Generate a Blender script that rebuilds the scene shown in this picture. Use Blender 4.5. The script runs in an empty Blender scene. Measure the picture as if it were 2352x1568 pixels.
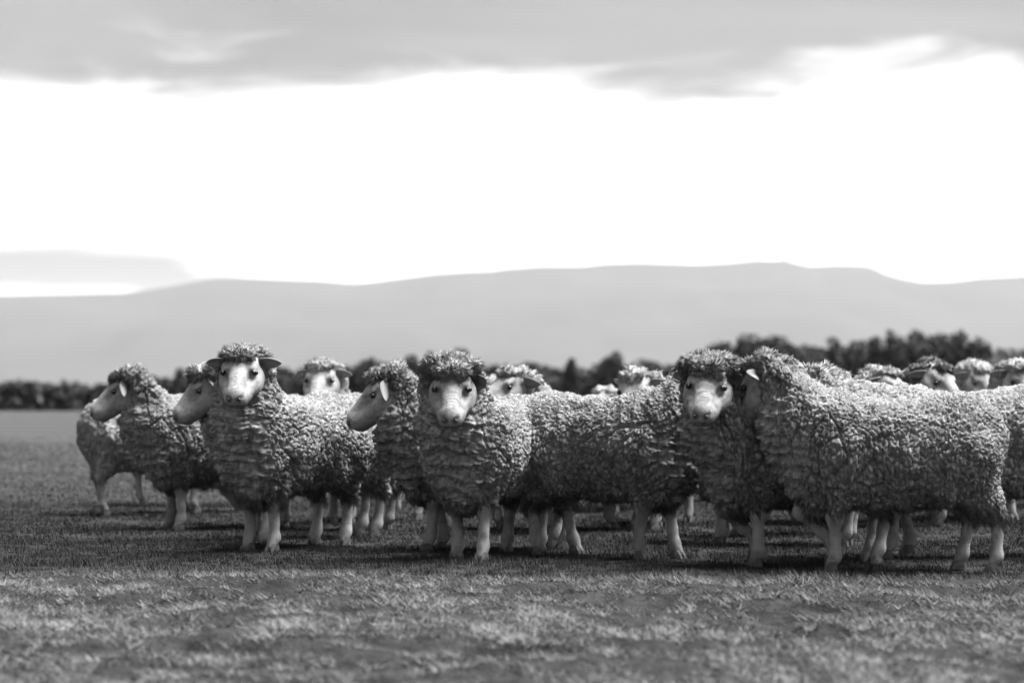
import bpy, math
import numpy as np

R = math.radians
scene = bpy.context.scene
C = scene.collection

# ------------------------------------------------------------------ camera
CAM_H = 0.81
FPX = 5553.0                       # focal length in px of a 2352 px wide frame (85 mm on 36 mm)
HORIZON = 925.0
cam_d = bpy.data.cameras.new('camera')
cam_d.lens = 85.0
cam_d.sensor_width = 36.0
cam_d.clip_start = 0.1
cam_d.clip_end = 90000.0
cam_d.dof.use_dof = True
cam_d.dof.focus_distance = 12.3
cam_d.dof.aperture_fstop = 2.2
cam = bpy.data.objects.new('camera', cam_d)
C.objects.link(cam)
cam.location = (0, 0, CAM_H)
cam.rotation_euler = (R(90) + math.atan((HORIZON - 784) / FPX), 0, 0)
scene.camera = cam

# ------------------------------------------------------------------ sky and sun
SUN_ELEV, SUN_AZ = 66.0, 80.0      # azimuth clockwise from the view direction (+Y)
world = bpy.data.worlds.new('World')
scene.world = world
world.use_nodes = True
wn, wl = world.node_tree.nodes, world.node_tree.links
wn.clear()


def N(tree, typ, **kw):
    n = tree.nodes.new(typ)
    for k, v in kw.items():
        setattr(n, k, v)
    return n


def math_node(tree, op, a, b=None, c=None, clamp=False):
    n = tree.nodes.new('ShaderNodeMath')
    n.operation = op
    n.use_clamp = clamp
    for i, v in enumerate((a, b, c)):
        if v is None:
            continue
        if isinstance(v, (int, float)):
            n.inputs[i].default_value = v
        else:
            tree.links.new(v, n.inputs[i])
    return n.outputs[0]


def smooth(tree, v, lo, hi):
    n = tree.nodes.new('ShaderNodeMapRange')
    n.interpolation_type = 'SMOOTHSTEP'
    for i, x in enumerate((v, lo, hi)):
        if isinstance(x, (int, float)):
            n.inputs[i].default_value = x
        else:
            tree.links.new(x, n.inputs[i])
    n.inputs[3].default_value = 0
    n.inputs[4].default_value = 1
    return n.outputs[0]


def noise_node(tree, vec, scale, detail=3, rough=0.5, dist=0.0):
    n = tree.nodes.new('ShaderNodeTexNoise')
    n.inputs['Scale'].default_value = scale
    n.inputs['Detail'].default_value = detail
    n.inputs['Roughness'].default_value = rough
    n.inputs['Distortion'].default_value = dist
    if vec is not None:
        tree.links.new(vec, n.inputs['Vector'])
    return n.outputs[0]


def mix_f(tree, f, a, b):
    n = tree.nodes.new('ShaderNodeMix')
    n.data_type = 'FLOAT'
    for i, x in ((0, f), (2, a), (3, b)):
        if isinstance(x, (int, float)):
            n.inputs[i].default_value = x
        else:
            tree.links.new(x, n.inputs[i])
    return n.outputs[0]


WT = world.node_tree
sky = N(WT, 'ShaderNodeTexSky', sky_type='NISHITA', sun_disc=False)
sky.sun_elevation = R(SUN_ELEV)
sky.sun_rotation = R(SUN_AZ)
sky.air_density = 1.0
sky.dust_density = 3.0
bw = N(WT, 'ShaderNodeRGBToBW')
wl.new(sky.outputs[0], bw.inputs[0])
tc = N(WT, 'ShaderNodeTexCoord')
sx = N(WT, 'ShaderNodeSeparateXYZ')
wl.new(tc.outputs['Generated'], sx.inputs[0])
az = math_node(WT, 'ARCTAN2', sx.outputs[0], sx.outputs[1])
el = math_node(WT, 'ARCSINE', sx.outputs[2])
cv = N(WT, 'ShaderNodeCombineXYZ')
wl.new(math_node(WT, 'MULTIPLY', az, 7.0), cv.inputs[0])
wl.new(math_node(WT, 'MULTIPLY', el, 32.0), cv.inputs[1])
cvec = cv.outputs[0]
n_edge = noise_node(WT, cvec, 1.4, 6, 0.55, 0.6)
n_tone = noise_node(WT, cvec, 0.55, 4, 0.5, 0.8)
n_big = noise_node(WT, cvec, 0.25, 2, 0.5)
# stratus deck: the underside of the cloud above about 7 degrees
elw = math_node(WT, 'ADD', el, math_node(WT, 'MULTIPLY', math_node(WT, 'SUBTRACT', n_edge, 0.5), 0.080))
deck = smooth(WT, elw, 0.104, 0.146)
# low bank of cloud lying against the hills on the left
azw = math_node(WT, 'ADD', az, math_node(WT, 'MULTIPLY', math_node(WT, 'SUBTRACT', n_edge, 0.5), 0.07))
elw2 = math_node(WT, 'ADD', el, math_node(WT, 'MULTIPLY', math_node(WT, 'SUBTRACT', n_edge, 0.5), 0.014))
blo = math_node(WT, 'MULTIPLY', smooth(WT, azw, -0.135, -0.165), 0.0060)
elw3 = math_node(WT, 'SUBTRACT', elw2, blo)
bank = math_node(WT, 'MULTIPLY', smooth(WT, azw, -0.098, -0.140),
                 math_node(WT, 'MULTIPLY', smooth(WT, elw3, 0.0365, 0.0430), smooth(WT, elw2, 0.072, 0.058)))
bank = math_node(WT, 'MULTIPLY', bank, 0.9)
CLOUD = 1.32
cloud_tone = math_node(WT, 'MULTIPLY_ADD', n_tone, 1.5, CLOUD - 0.75)
clear = math_node(WT, 'MULTIPLY', bw.outputs[0], 1.0)
clear = math_node(WT, 'MAXIMUM', clear, 6.0)
v = mix_f(WT, bank, clear, 0.9)
v = mix_f(WT, deck, v, cloud_tone)
bg = N(WT, 'ShaderNodeBackground')
bg.inputs['Strength'].default_value = 0.06
wl.new(v, bg.inputs['Color'])
wo = N(WT, 'ShaderNodeOutputWorld')
wl.new(bg.outputs[0], wo.inputs['Surface'])

sun_d = bpy.data.lights.new('sun', 'SUN')
sun_d.energy = 4.2
sun_d.angle = R(42)
sun_d.color = (1.0, 1.0, 1.0)      # the photograph is black and white
sun = bpy.data.objects.new('sun', sun_d)
C.objects.link(sun)
sun.rotation_euler = (R(90 - SUN_ELEV), 0, R(180 - SUN_AZ))
sun.location = (0, 0, 40)

scene.view_settings.view_transform = 'Standard'
scene.view_settings.look = 'None'
scene.view_settings.exposure = 2.3
scene.view_settings.gamma = 1.0
scene.view_settings.use_curve_mapping = False
scene.render.engine = 'CYCLES'
cy = scene.cycles
cy.max_bounces = 6
cy.diffuse_bounces = 3
cy.glossy_bounces = 2
cy.volume_bounces = 1
cy.use_adaptive_sampling = True
cy.adaptive_threshold = 0.015
cy.use_denoising = True


# ------------------------------------------------------------------ helpers
def tag(o, label=None, cat=None, group=None, kind=None):
    if label: o['label'] = label
    if cat: o['category'] = cat
    if group: o['group'] = group
    if kind: o['kind'] = kind
    return o


def mesh_np(name, verts, quads=None, tris=None, smooth_shade=True):
    me = bpy.data.meshes.new(name)
    verts = np.asarray(verts, np.float32)
    quads = np.zeros((0, 4), np.int32) if quads is None else np.asarray(quads, np.int32)
    tris = np.zeros((0, 3), np.int32) if tris is None else np.asarray(tris, np.int32)
    nq, nt = len(quads), len(tris)
    me.vertices.add(len(verts))
    me.vertices.foreach_set('co', verts.ravel())
    me.loops.add(nq * 4 + nt * 3)
    me.loops.foreach_set('vertex_index', np.concatenate([quads.ravel(), tris.ravel()]).astype(np.int32))
    me.polygons.add(nq + nt)
    starts = np.concatenate([np.arange(nq) * 4, nq * 4 + np.arange(nt) * 3]).astype(np.int32)
    me.polygons.foreach_set('loop_start', starts)
    me.polygons.foreach_set('use_smooth', np.full(nq + nt, smooth_shade))
    me.update(calc_edges=True)
    return me


def obj(name, me, mat=None, parent=None):
    o = bpy.data.objects.new(name, me)
    C.objects.link(o)
    if mat is not None and len(me.materials) == 0:
        me.materials.append(mat)
    if parent is not None:
        o.parent = parent
    return o


def empty(name, loc, rz=0.0):
    o = bpy.data.objects.new(name, None)
    o.empty_display_size = 0.2
    o.location = loc
    o.rotation_euler = (0, 0, rz)
    C.objects.link(o)
    return o


# ---- numpy noise
def _hash(ix, iy, iz, seed):
    h = (ix.astype(np.int64) * 374761393 + iy.astype(np.int64) * 668265263 + iz.astype(np.int64) * 2147483647 * 3 + seed * 974711) & 0xFFFFFFFF
    h = ((h ^ (h >> 13)) * 1274126177) & 0xFFFFFFFF
    h = ((h ^ (h >> 16)) * 2246822519) & 0xFFFFFFFF
    return h ^ (h >> 15)


def vnoise(p, seed=0):
    """value noise in -1..1"""
    p = np.asarray(p, np.float32)
    i = np.floor(p).astype(np.int64)
    f = p - i
    f = f * f * (3 - 2 * f)
    out = np.zeros(len(p), np.float32)
    for dx in (0, 1):
        wx = f[:, 0] if dx else 1 - f[:, 0]
        for dy in (0, 1):
            wy = f[:, 1] if dy else 1 - f[:, 1]
            for dz in (0, 1):
                wz = f[:, 2] if dz else 1 - f[:, 2]
                h = (_hash(i[:, 0] + dx, i[:, 1] + dy, i[:, 2] + dz, seed) & 0xFFFF).astype(np.float32) / 32767.5 - 1
                out += wx * wy * wz * h
    return out


def fbm(p, seed=0, octaves=3):
    a, s, t = 1.0, np.zeros(len(p), np.float32), 0.0
    q = np.asarray(p, np.float32)
    for k in range(octaves):
        s += a * vnoise(q, seed + k * 17)
        t += a
        a *= 0.5
        q = q * 2.03
    return s / t


def voronoi(p, seed=0):
    """F1, F2 (distances) and a random number per cell"""
    p = np.asarray(p, np.float32)
    i = np.floor(p).astype(np.int64)
    f = (p - i).astype(np.float32)
    f1 = np.full(len(p), 9.0, np.float32)
    f2 = np.full(len(p), 9.0, np.float32)
    cid = np.zeros(len(p), np.float32)
    for dx in (-1, 0, 1):
        for dy in (-1, 0, 1):
            for dz in (-1, 0, 1):
                h = _hash(i[:, 0] + dx, i[:, 1] + dy, i[:, 2] + dz, seed)
                ox = (h & 1023).astype(np.float32) / 1023 * .8 + .1 + dx
                oy = ((h >> 10) & 1023).astype(np.float32) / 1023 * .8 + .1 + dy
                oz = ((h >> 20) & 1023).astype(np.float32) / 1023 * .8 + .1 + dz
                d = (f[:, 0] - ox) ** 2 + (f[:, 1] - oy) ** 2 + (f[:, 2] - oz) ** 2
                near = d < f1
                f2 = np.where(near, f1, np.minimum(f2, d))
                cid = np.where(near, (h & 255).astype(np.float32) / 255, cid)
                f1 = np.where(near, d, f1)
    return np.sqrt(f1), np.sqrt(f2), cid


def sstep(a, b, x):
    t = np.clip((x - a) / (b - a), 0, 1)
    return t * t * (3 - 2 * t)


# ---- signed-distance bodies
def rc(a, b, ra, rb):
    return ('rc', np.array(a, np.float32), np.array(b, np.float32), ra, rb)


def elp(c, r, M=None):
    return ('el', np.array(c, np.float32), np.array(r, np.float32), M)


def sd(prim, P):
    if prim[0] == 'rc':
        _, a, b, ra, rb = prim
        ba = b - a
        pa = P - a
        h = np.clip((pa @ ba) / max(float(ba @ ba), 1e-9), 0, 1)
        d = pa - h[:, None] * ba
        return np.sqrt(np.einsum('ij,ij->i', d, d)) - (ra + (rb - ra) * h)
    _, c, r, M = prim
    q = P - c
    if M is not None:
        q = q @ M.T
    q1 = q / r
    k0 = np.sqrt(np.einsum('ij,ij->i', q1, q1))
    q2 = q1 / r
    k1 = np.sqrt(np.einsum('ij,ij->i', q2, q2)) + 1e-6
    return k0 * (k0 - 1) / k1


def smin(a, b, k):
    h = np.clip(0.5 + 0.5 * (b - a) / k, 0, 1)
    return b + (a - b) * h - k * h * (1 - h)


def smax(a, b, k):
    return -smin(-a, -b, k)


def union(prims, P, k):
    d = None
    for p in prims:
        kk = k
        if isinstance(p, list):
            p, kk = p
        e = sd(p, P)
        d = e if d is None else smin(d, e, kk)
    return d


def surface_nets(func, lo, hi, step):
    lo = np.array(lo, np.float32)
    n = np.ceil((np.array(hi) - lo) / step).astype(int) + 1
    g = np.stack(np.meshgrid(*[np.arange(k, dtype=np.float32) for k in n], indexing='ij'), -1).reshape(-1, 3) * step + lo
    V = func(g).reshape(n).astype(np.float32)
    S = V < 0
    c = [slice(0, -1), slice(1, None)]
    cnt = np.zeros(n - 1, np.int8)
    for dx in (0, 1):
        for dy in (0, 1):
            for dz in (0, 1):
                cnt += S[c[dx], c[dy], c[dz]]
    act = (cnt > 0) & (cnt < 8)
    idx = np.argwhere(act)
    ids = np.full(n - 1, -1, np.int32)
    ids[act] = np.arange(len(idx))
    acc = np.zeros((len(idx), 3), np.float32)
    num = np.zeros(len(idx), np.float32)
    corners = [(0, 0, 0), (1, 0, 0), (0, 1, 0), (1, 1, 0), (0, 0, 1), (1, 0, 1), (0, 1, 1), (1, 1, 1)]
    vals = [V[idx[:, 0] + a, idx[:, 1] + b, idx[:, 2] + d] for a, b, d in corners]
    for i in range(8):
        for j in range(i + 1, 8):
            if sum(abs(corners[i][k] - corners[j][k]) for k in range(3)) != 1:
                continue
            va, vb = vals[i], vals[j]
            m = (va < 0) != (vb < 0)
            t = np.where(m, va / np.where(m, va - vb, 1), 0)
            pa, pb = np.array(corners[i], np.float32), np.array(corners[j], np.float32)
            acc += np.where(m[:, None], pa + t[:, None] * (pb - pa), 0)
            num += m
    verts = (idx + acc / num[:, None]) * step + lo
    quads = []
    for ax in range(3):
        o1, o2 = [(1, 2), (2, 0), (0, 1)][ax]
        sl0 = [slice(1, -1)] * 3
        sl0[ax] = slice(0, -1)
        sl1 = list(sl0)
        sl1[ax] = slice(1, None)
        A, B = S[tuple(sl0)], S[tuple(sl1)]
        e = np.argwhere(A != B)
        if len(e) == 0:
            continue
        flip = A[e[:, 0], e[:, 1], e[:, 2]]
        off = np.ones(3, int)
        off[ax] = 0
        e = e + off

        def cell(d1, d2):
            q = e.copy()
            q[:, o1] -= d1
            q[:, o2] -= d2
            return ids[q[:, 0], q[:, 1], q[:, 2]]
        q = np.stack([cell(1, 1), cell(0, 1), cell(0, 0), cell(1, 0)], 1)
        q[~flip] = q[~flip][:, ::-1]
        quads.append(q)
    quads = np.concatenate(quads)
    return verts, quads[(quads >= 0).all(1)]


def subdivide(v, q):
    n = len(v)
    e = np.stack([q, np.roll(q, -1, 1)], -1).reshape(-1, 2)
    es = np.sort(e, 1).astype(np.int64)
    key = es[:, 0] * n + es[:, 1]
    uk, inv = np.unique(key, return_inverse=True)
    mid = 0.5 * (v[uk // n] + v[uk % n])
    ctr = v[q].mean(1)
    ei = (inv.reshape(-1, 4) + n)
    ci = np.arange(len(q)) + n + len(uk)
    out = []
    for k in range(4):
        out.append(np.stack([q[:, k], ei[:, k], ci, ei[:, k - 1]], 1))
    return np.concatenate([v, mid, ctr]).astype(np.float32), np.concatenate(out)


def relax(v, q, it=2, lam=0.5):
    e = np.stack([q, np.roll(q, -1, 1)], -1).reshape(-1, 2)
    a = np.concatenate([e[:, 0], e[:, 1]])
    b = np.concatenate([e[:, 1], e[:, 0]])
    deg = np.maximum(np.bincount(a, minlength=len(v)), 1)
    for _ in range(it):
        s = np.stack([np.bincount(a, weights=v[b, k], minlength=len(v)) for k in range(3)], 1) / deg[:, None]
        v = (v + lam * (s - v)).astype(np.float32)
    return v


def normals(v, q):
    fn = np.cross(v[q[:, 2]] - v[q[:, 0]], v[q[:, 3]] - v[q[:, 1]])
    n = np.zeros_like(v)
    for k in range(4):
        for c in range(3):
            n[:, c] += np.bincount(q[:, k], weights=fn[:, c], minlength=len(v))
    return n / (np.linalg.norm(n, axis=1, keepdims=True) + 1e-9)


# ------------------------------------------------------------------ materials (all neutral grey: a black and white photograph)
def g(v):
    return (v, v, v, 1)


def material(name, rough=0.9, spec=0.2):
    m = bpy.data.materials.new(name)
    m.use_nodes = True
    t = m.node_tree
    b = t.nodes['Principled BSDF']
    b.inputs['Roughness'].default_value = rough
    b.inputs['Specular IOR Level'].default_value = spec
    return m, t, b


def ramp(t, f, stops):
    r = t.nodes.new('ShaderNodeValToRGB')
    while len(r.color_ramp.elements) < len(stops):
        r.color_ramp.elements.new(0.5)
    for e, (p, c) in zip(r.color_ramp.elements, stops):
        e.position = p
        e.color = g(c)
    t.links.new(f, r.inputs[0])
    return r.outputs[0]


def bump(t, b, h, strength, dist):
    n = t.nodes.new('ShaderNodeBump')
    n.inputs['Strength'].default_value = strength
    n.inputs['Distance'].default_value = dist
    t.links.new(h, n.inputs['Height'])
    t.links.new(n.outputs[0], b.inputs['Normal'])


def wool_material(name, lo, hi):
    m, t, b = material(name, 0.95, 0.08)
    co = t.nodes.new('ShaderNodeTexCoord').outputs['Object']
    big = noise_node(t, co, 3.5, 3, 0.6)
    mid = noise_node(t, co, 38, 3, 0.65)
    f = math_node(t, 'ADD', math_node(t, 'MULTIPLY', big, 0.55), math_node(t, 'MULTIPLY', mid, 0.45))
    at = t.nodes.new('ShaderNodeAttribute')
    at.attribute_name = 'tone'
    mu = t.nodes.new('ShaderNodeMix')
    mu.data_type = 'RGBA'
    mu.blend_type = 'MULTIPLY'
    mu.inputs[0].default_value = 1.0
    t.links.new(ramp(t, f, [(0.33, lo), (0.66, hi)]), mu.inputs[6])
    t.links.new(at.outputs['Fac'], mu.inputs[7])
    t.links.new(mu.outputs[2], b.inputs['Base Color'])
    mp = t.nodes.new('ShaderNodeMapping')
    mp.inputs['Scale'].default_value = (1, 1, .34)
    t.links.new(co, mp.inputs[0])
    fine = noise_node(t, mp.outputs[0], 210, 3, 0.75, 0.8)
    bump(t, b, fine, 1.0, 0.010)
    return m


M_WOOL = wool_material('fleece_wool', 0.13, 0.31)
M_WOOL_PALE = wool_material('fleece_wool_pale', 0.19, 0.35)
M_WOOL_DARK = wool_material('fleece_wool_dark', 0.06, 0.12)


def skin_material(name, lo, hi):
    m, t, b = material(name, 0.75, 0.25)
    co = t.nodes.new('ShaderNodeTexCoord').outputs['Object']
    n1 = noise_node(t, co, 9, 4, 0.6, 0.4)
    n2 = noise_node(t, co, 48, 4, 0.7)
    f = math_node(t, 'ADD', math_node(t, 'MULTIPLY', n1, 0.5), math_node(t, 'MULTIPLY', n2, 0.5))
    col = ramp(t, f, [(0.30, lo), (0.46, hi * 0.86), (0.7, hi)])
    at = t.nodes.new('ShaderNodeAttribute')
    at.attribute_name = 'mark'
    mx = t.nodes.new('ShaderNodeMix')
    mx.data_type = 'RGBA'
    t.links.new(at.outputs['Fac'], mx.inputs[0])
    t.links.new(col, mx.inputs[6])
    mx.inputs[7].default_value = g(0.045)
    t.links.new(mx.outputs[2], b.inputs['Base Color'])
    bump(t, b, noise_node(t, co, 140, 3, 0.75), 0.9, 0.007)
    return m


M_SKIN = skin_material('short_face_hair', 0.09, 0.29)
M_SKIN_SPOT = skin_material('spotted_face_hair', 0.10, 0.30)
M_EAR, _, _b = material('ear_skin', 0.8, 0.2)
_b.inputs['Base Color'].default_value = g(0.18)
M_EYE, _, _b = material('eye_gloss', 0.3, 0.4)
_b.inputs['Base Color'].default_value = g(0.012)
M_HOOF, _t, _b = material('hoof_horn', 0.6, 0.3)
_co = _t.nodes.new('ShaderNodeTexCoord').outputs['Object']
_t.links.new(ramp(_t, noise_node(_t, _co, 30, 3), [(0.3, 0.03), (0.7, 0.09)]), _b.inputs['Base Color'])
M_NOSE, _, _b = material('nostril_skin', 0.5, 0.35)
_b.inputs['Base Color'].default_value = g(0.03)

# ------------------------------------------------------------------ terrain
def pxd(py):                        # distance at which level ground shows at picture row py
    return CAM_H * FPX / (py - HORIZON)


def gx(px, d):
    return (px - 1176.0) / FPX * d


def pits_at(p):                     # hoof-worn hollows in the turf
    return np.clip(vnoise(p * np.array([1.9, 2.6, 1], np.float32), 11) + .5 * vnoise(p * np.array([6, 8, 1], np.float32), 13) - 0.14, 0, 1) * sstep(12.0, 10.2, p[:, 1])


def ground_h(x, y):
    x = np.atleast_1d(np.asarray(x, np.float32))
    y = np.atleast_1d(np.asarray(y, np.float32))
    p = np.stack([x, y, np.zeros_like(x)], 1)
    r = np.sqrt(x * x + (y - 12) ** 2)
    near = np.exp(-(r / 60.0) ** 2)
    h = 0.022 * vnoise(p * 0.45, 3) + 0.016 * vnoise(p * 1.6, 5) + 0.010 * fbm(p * 5.5, 7, 2)
    trod = 1 - .7 * sstep(10.6, 11.6, y) * sstep(22, 18, y)       # trodden level where the flock stands
    return (h * trod - 0.10 * pits_at(p)) * near


def build_ground():
    def axis(core_lo, core_hi, step, far_lo, far_hi):
        a = list(np.arange(core_lo, core_hi, step))
        s, x = step, a[-1]
        while x < far_hi:
            s *= 1.22
            x += s
            a.append(x)
        s, x, pre = step, a[0], []
        while x > far_lo:
            s *= 1.22
            x -= s
            pre.append(x)
        return np.array(pre[::-1] + a, np.float32)
    xs = axis(-4.5, 4.5, 0.065, -30000, 30000)
    ys = axis(5.5, 24, 0.06, -3000, 30000)
    X, Y = np.meshgrid(xs, ys, indexing='ij')
    z = ground_h(X.ravel(), Y.ravel())
    v = np.stack([X.ravel(), Y.ravel(), z], 1)
    nx, ny = len(xs), len(ys)
    i = (np.arange(nx - 1)[:, None] * ny + np.arange(ny - 1)[None]).ravel()
    q = np.stack([i, i + ny, i + ny + 1, i + 1], 1)
    m, t, b = material('pasture_ground', 1.0, 0.05)
    co = t.nodes.new('ShaderNodeTexCoord').outputs['Object']
    sp = t.nodes.new('ShaderNodeSeparateXYZ')
    t.links.new(co, sp.inputs[0])
    soil = ramp(t, noise_node(t, co, 7.0, 5, 0.65), [(0.35, 0.010), (0.65, 0.032)])
    mp = t.nodes.new('ShaderNodeMapping')
    mp.inputs['Scale'].default_value = (0.12, 0.22, 1)
    t.links.new(co, mp.inputs[0])
    fld = ramp(t, noise_node(t, mp.outputs[0], 1.0, 6, 0.6), [(0.3, 0.026), (0.7, 0.06)])
    f = smooth(t, sp.outputs[1], 17, 30)
    mx = t.nodes.new('ShaderNodeMix')
    mx.data_type = 'RGBA'
    t.links.new(f, mx.inputs[0])
    t.links.new(soil, mx.inputs[6])
    t.links.new(fld, mx.inputs[7])
    t.links.new(mx.outputs[2], b.inputs['Base Color'])
    bump(t, b, noise_node(t, co, 25, 4, 0.7), 0.8, 0.03)
    o = obj('ground', mesh_np('ground', v, q), m)
    tag(o, 'grazed paddock running to the far tree line', None, None, 'structure')


build_ground()


def build_grass():
    rng = np.random.default_rng(4)
    P, Hh, W, T = [], [], [], []
    for (y0, y1, dens, w, hmul) in ((6.3, 10.4, 9000, .0042, 1.0), (10.4, 14.2, 9500, .0038, 1.0), (14.2, 20, 4200, .006, 1.0), (20, 34, 1100, .012, 1.15), (34, 60, 220, .03, 1.3)):
        area = 0.445 * (y1 * y1 - y0 * y0) / 2 + 0.6 * (y1 - y0)
        n = int(area * dens)
        y = np.sqrt(rng.uniform(y0 * y0, y1 * y1, n))
        x = rng.uniform(-.5, .5, n) * (0.445 * y + 0.6)
        P.append(np.stack([x, y], 1))
        W.append(np.full(n, w))
        Hh.append(np.full(n, hmul))
    P = np.concatenate(P).astype(np.float32)
    W = np.concatenate(W)
    Hh = np.concatenate(Hh)
    p3 = np.stack([P[:, 0], P[:, 1], np.zeros(len(P))], 1).astype(np.float32)
    clump = .45 * fbm(p3 * np.array([3.6, 5.2, 1]), 21, 2) + .95 * fbm(p3 * np.array([12, 14, 1]), 23, 2)
    fine = vnoise(p3 * 14, 29)
    keep = rng.uniform(-0.6, 0.9, len(P)) < clump * 1.3 + fine * .6 + 0.42 - 2.6 * pits_at(p3)
    keep &= rng.random(len(P)) < sstep(66, 30, P[:, 1])
    P, W, Hh, p3, clump, fine = P[keep], W[keep], Hh[keep], p3[keep], clump[keep], fine[keep]
    n = len(P)
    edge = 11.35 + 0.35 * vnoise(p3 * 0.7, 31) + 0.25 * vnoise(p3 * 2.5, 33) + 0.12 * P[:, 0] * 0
    dry = sstep(edge + .6, edge - .6, P[:, 1])        # matted dry pasture nearer the camera, upright shade-toned grass past the edge
    far = sstep(16.5, 25.0, P[:, 1] + 1.6 * vnoise(p3 * .4, 35))
    h = Hh * rng.uniform(.007, .024, n) * (1 + .9 * clump) * (1.1 - .1 * dry)
    lean = rng.uniform(.1, .7, n) * (1 - dry) + rng.uniform(.8, 2.6, n) * dry
    wind = 2.6 + 1.2 * vnoise(p3 * .8, 37)
    ang = np.where(rng.random(n) < .45, wind + rng.normal(0, .9, n), rng.uniform(0, 2 * np.pi, n))
    z0 = ground_h(P[:, 0], P[:, 1])
    base = np.stack([P[:, 0], P[:, 1], z0 - .003], 1)
    d = np.stack([np.cos(ang), np.sin(ang)], 1)
    side = np.stack([-d[:, 1], d[:, 0], np.zeros(n)], 1) * (W * rng.uniform(.6, 1.3, n) / 2)[:, None]
    # turn the flat of many blades to no special side
    ra = rng.uniform(0, np.pi, n)
    side2 = np.stack([np.cos(ra), np.sin(ra), np.zeros(n)], 1) * np.linalg.norm(side, axis=1)[:, None]
    tip = base + np.stack([d[:, 0] * h * lean, d[:, 1] * h * lean, h], 1)
    v = np.concatenate([base - side2, base + side2, tip]).astype(np.float32)
    i = np.arange(n)
    tris = np.stack([i, i + n, i + 2 * n], 1)
    me = mesh_np('grass', v, None, tris, False)
    tone = (0.006 + .010 * rng.random(n) + .007 * clump) * (1 - dry) + (0.029 + .078 * rng.random(n) ** 2 + .10 * clump + .06 * fine) * dry  # dark band at the flock: upright grass, with ground shadow put into its colour
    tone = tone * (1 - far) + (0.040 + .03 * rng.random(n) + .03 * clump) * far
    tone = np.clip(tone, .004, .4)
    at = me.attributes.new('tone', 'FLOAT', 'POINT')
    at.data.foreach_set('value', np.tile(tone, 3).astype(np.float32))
    m, t, b = material('grass_blades', 0.7, 0.25)
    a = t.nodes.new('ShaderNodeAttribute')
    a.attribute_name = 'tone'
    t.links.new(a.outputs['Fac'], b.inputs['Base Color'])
    o = obj('grass', me, m)
    tag(o, 'short tufted pasture grass, matted and dry towards the camera, upright with shade painted in under the flock', None, None, 'stuff')


build_grass()

# hills on the horizon
def build_hills():
    D = 18000.0
    prof = np.array([(-9000, 690), (-3000, 655), (-1200, 668), (-400, 685), (0, 677), (290, 672), (400, 655), (480, 638), (520, 635), (640, 640), (730, 643), (800, 649), (850, 647), (900, 640),
                     (1000, 627), (1080, 622), (1130, 621), (1160, 616), (1240, 610), (1340, 610), (1390, 604), (1470, 602), (1600, 606), (1680, 602),
                     (1740, 596), (1780, 598), (1800, 594), (1830, 603), (1860, 610), (1930, 607), (1985, 609), (2005, 612), (2030, 626), (2070, 638), (2120, 647),
                     (2190, 645), (2250, 637), (2300, 635), (2352, 632), (2700, 622), (3400, 640), (5000, 615), (11000, 680)], float)
    xs = np.linspace(-14000, 14000, 560)
    ys = np.linspace(-5200, 5200, 45)
    X, Y = np.meshgrid(xs, ys, indexing='ij')
    px = X / D * FPX + 1176
    ridge = (HORIZON - np.interp(px, prof[:, 0], prof[:, 1])) / FPX * D
    p = np.stack([X.ravel() / 1500, Y.ravel() / 1500, np.zeros(X.size)], 1)
    nz = fbm(p, 51, 4).reshape(X.shape)
    s = np.clip(1 - np.abs(Y) / 5200, 0, 1)
    body = np.where(np.abs(Y) < 1, 1.0, np.clip(s + .22 * nz * np.sin(np.pi * s), 0, None) ** 1.15)
    crest = np.minimum(1.0, 1 - np.abs(Y) / 9000)
    Z = ridge * np.minimum(body, crest) - 3
    v = np.stack([X.ravel(), Y.ravel() + D, Z.ravel()], 1)
    nx, ny = X.shape
    i = (np.arange(nx - 1)[:, None] * ny + np.arange(ny - 1)[None]).ravel()
    q = np.stack([i, i + ny, i + ny + 1, i + 1], 1)
    m, t, b = material('hill_cover', 1.0, 0.0)
    co = t.nodes.new('ShaderNodeTexCoord').outputs['Object']
    t.links.new(ramp(t, noise_node(t, co, 0.0012, 5, 0.6), [(0.3, 0.022), (0.7, 0.034)]), b.inputs['Base Color'])
    o = obj('hills', mesh_np('hills', v, q), m)
    tag(o, 'long hazy mountain range on the horizon', None, None, 'structure')


build_hills()

# haze: thin even air round everything
def build_haze():
    x0, x1, y0, y1, z0, z1 = -32000, 32000, -4000, 32000, -6, 1120
    v = [(x, y, z) for x in (x0, x1) for y in (y0, y1) for z in (z0, z1)]
    q = [(0, 1, 3, 2), (4, 6, 7, 5), (0, 4, 5, 1), (2, 3, 7, 6), (0, 2, 6, 4), (1, 5, 7, 3)]
    m = bpy.data.materials.new('haze_air')
    m.use_nodes = True
    t = m.node_tree
    t.nodes.clear()
    pv = t.nodes.new('ShaderNodeVolumePrincipled')
    pv.inputs['Color'].default_value = g(0.95)
    pv.inputs['Density'].default_value = 1.9e-5
    pv.inputs['Anisotropy'].default_value = 0.3
    out = t.nodes.new('ShaderNodeOutputMaterial')
    t.links.new(pv.outputs[0], out.inputs['Volume'])
    o = obj('haze', mesh_np('haze', v, q, None, False), m)
    tag(o, None, None, None, 'stuff')


build_haze()

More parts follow.
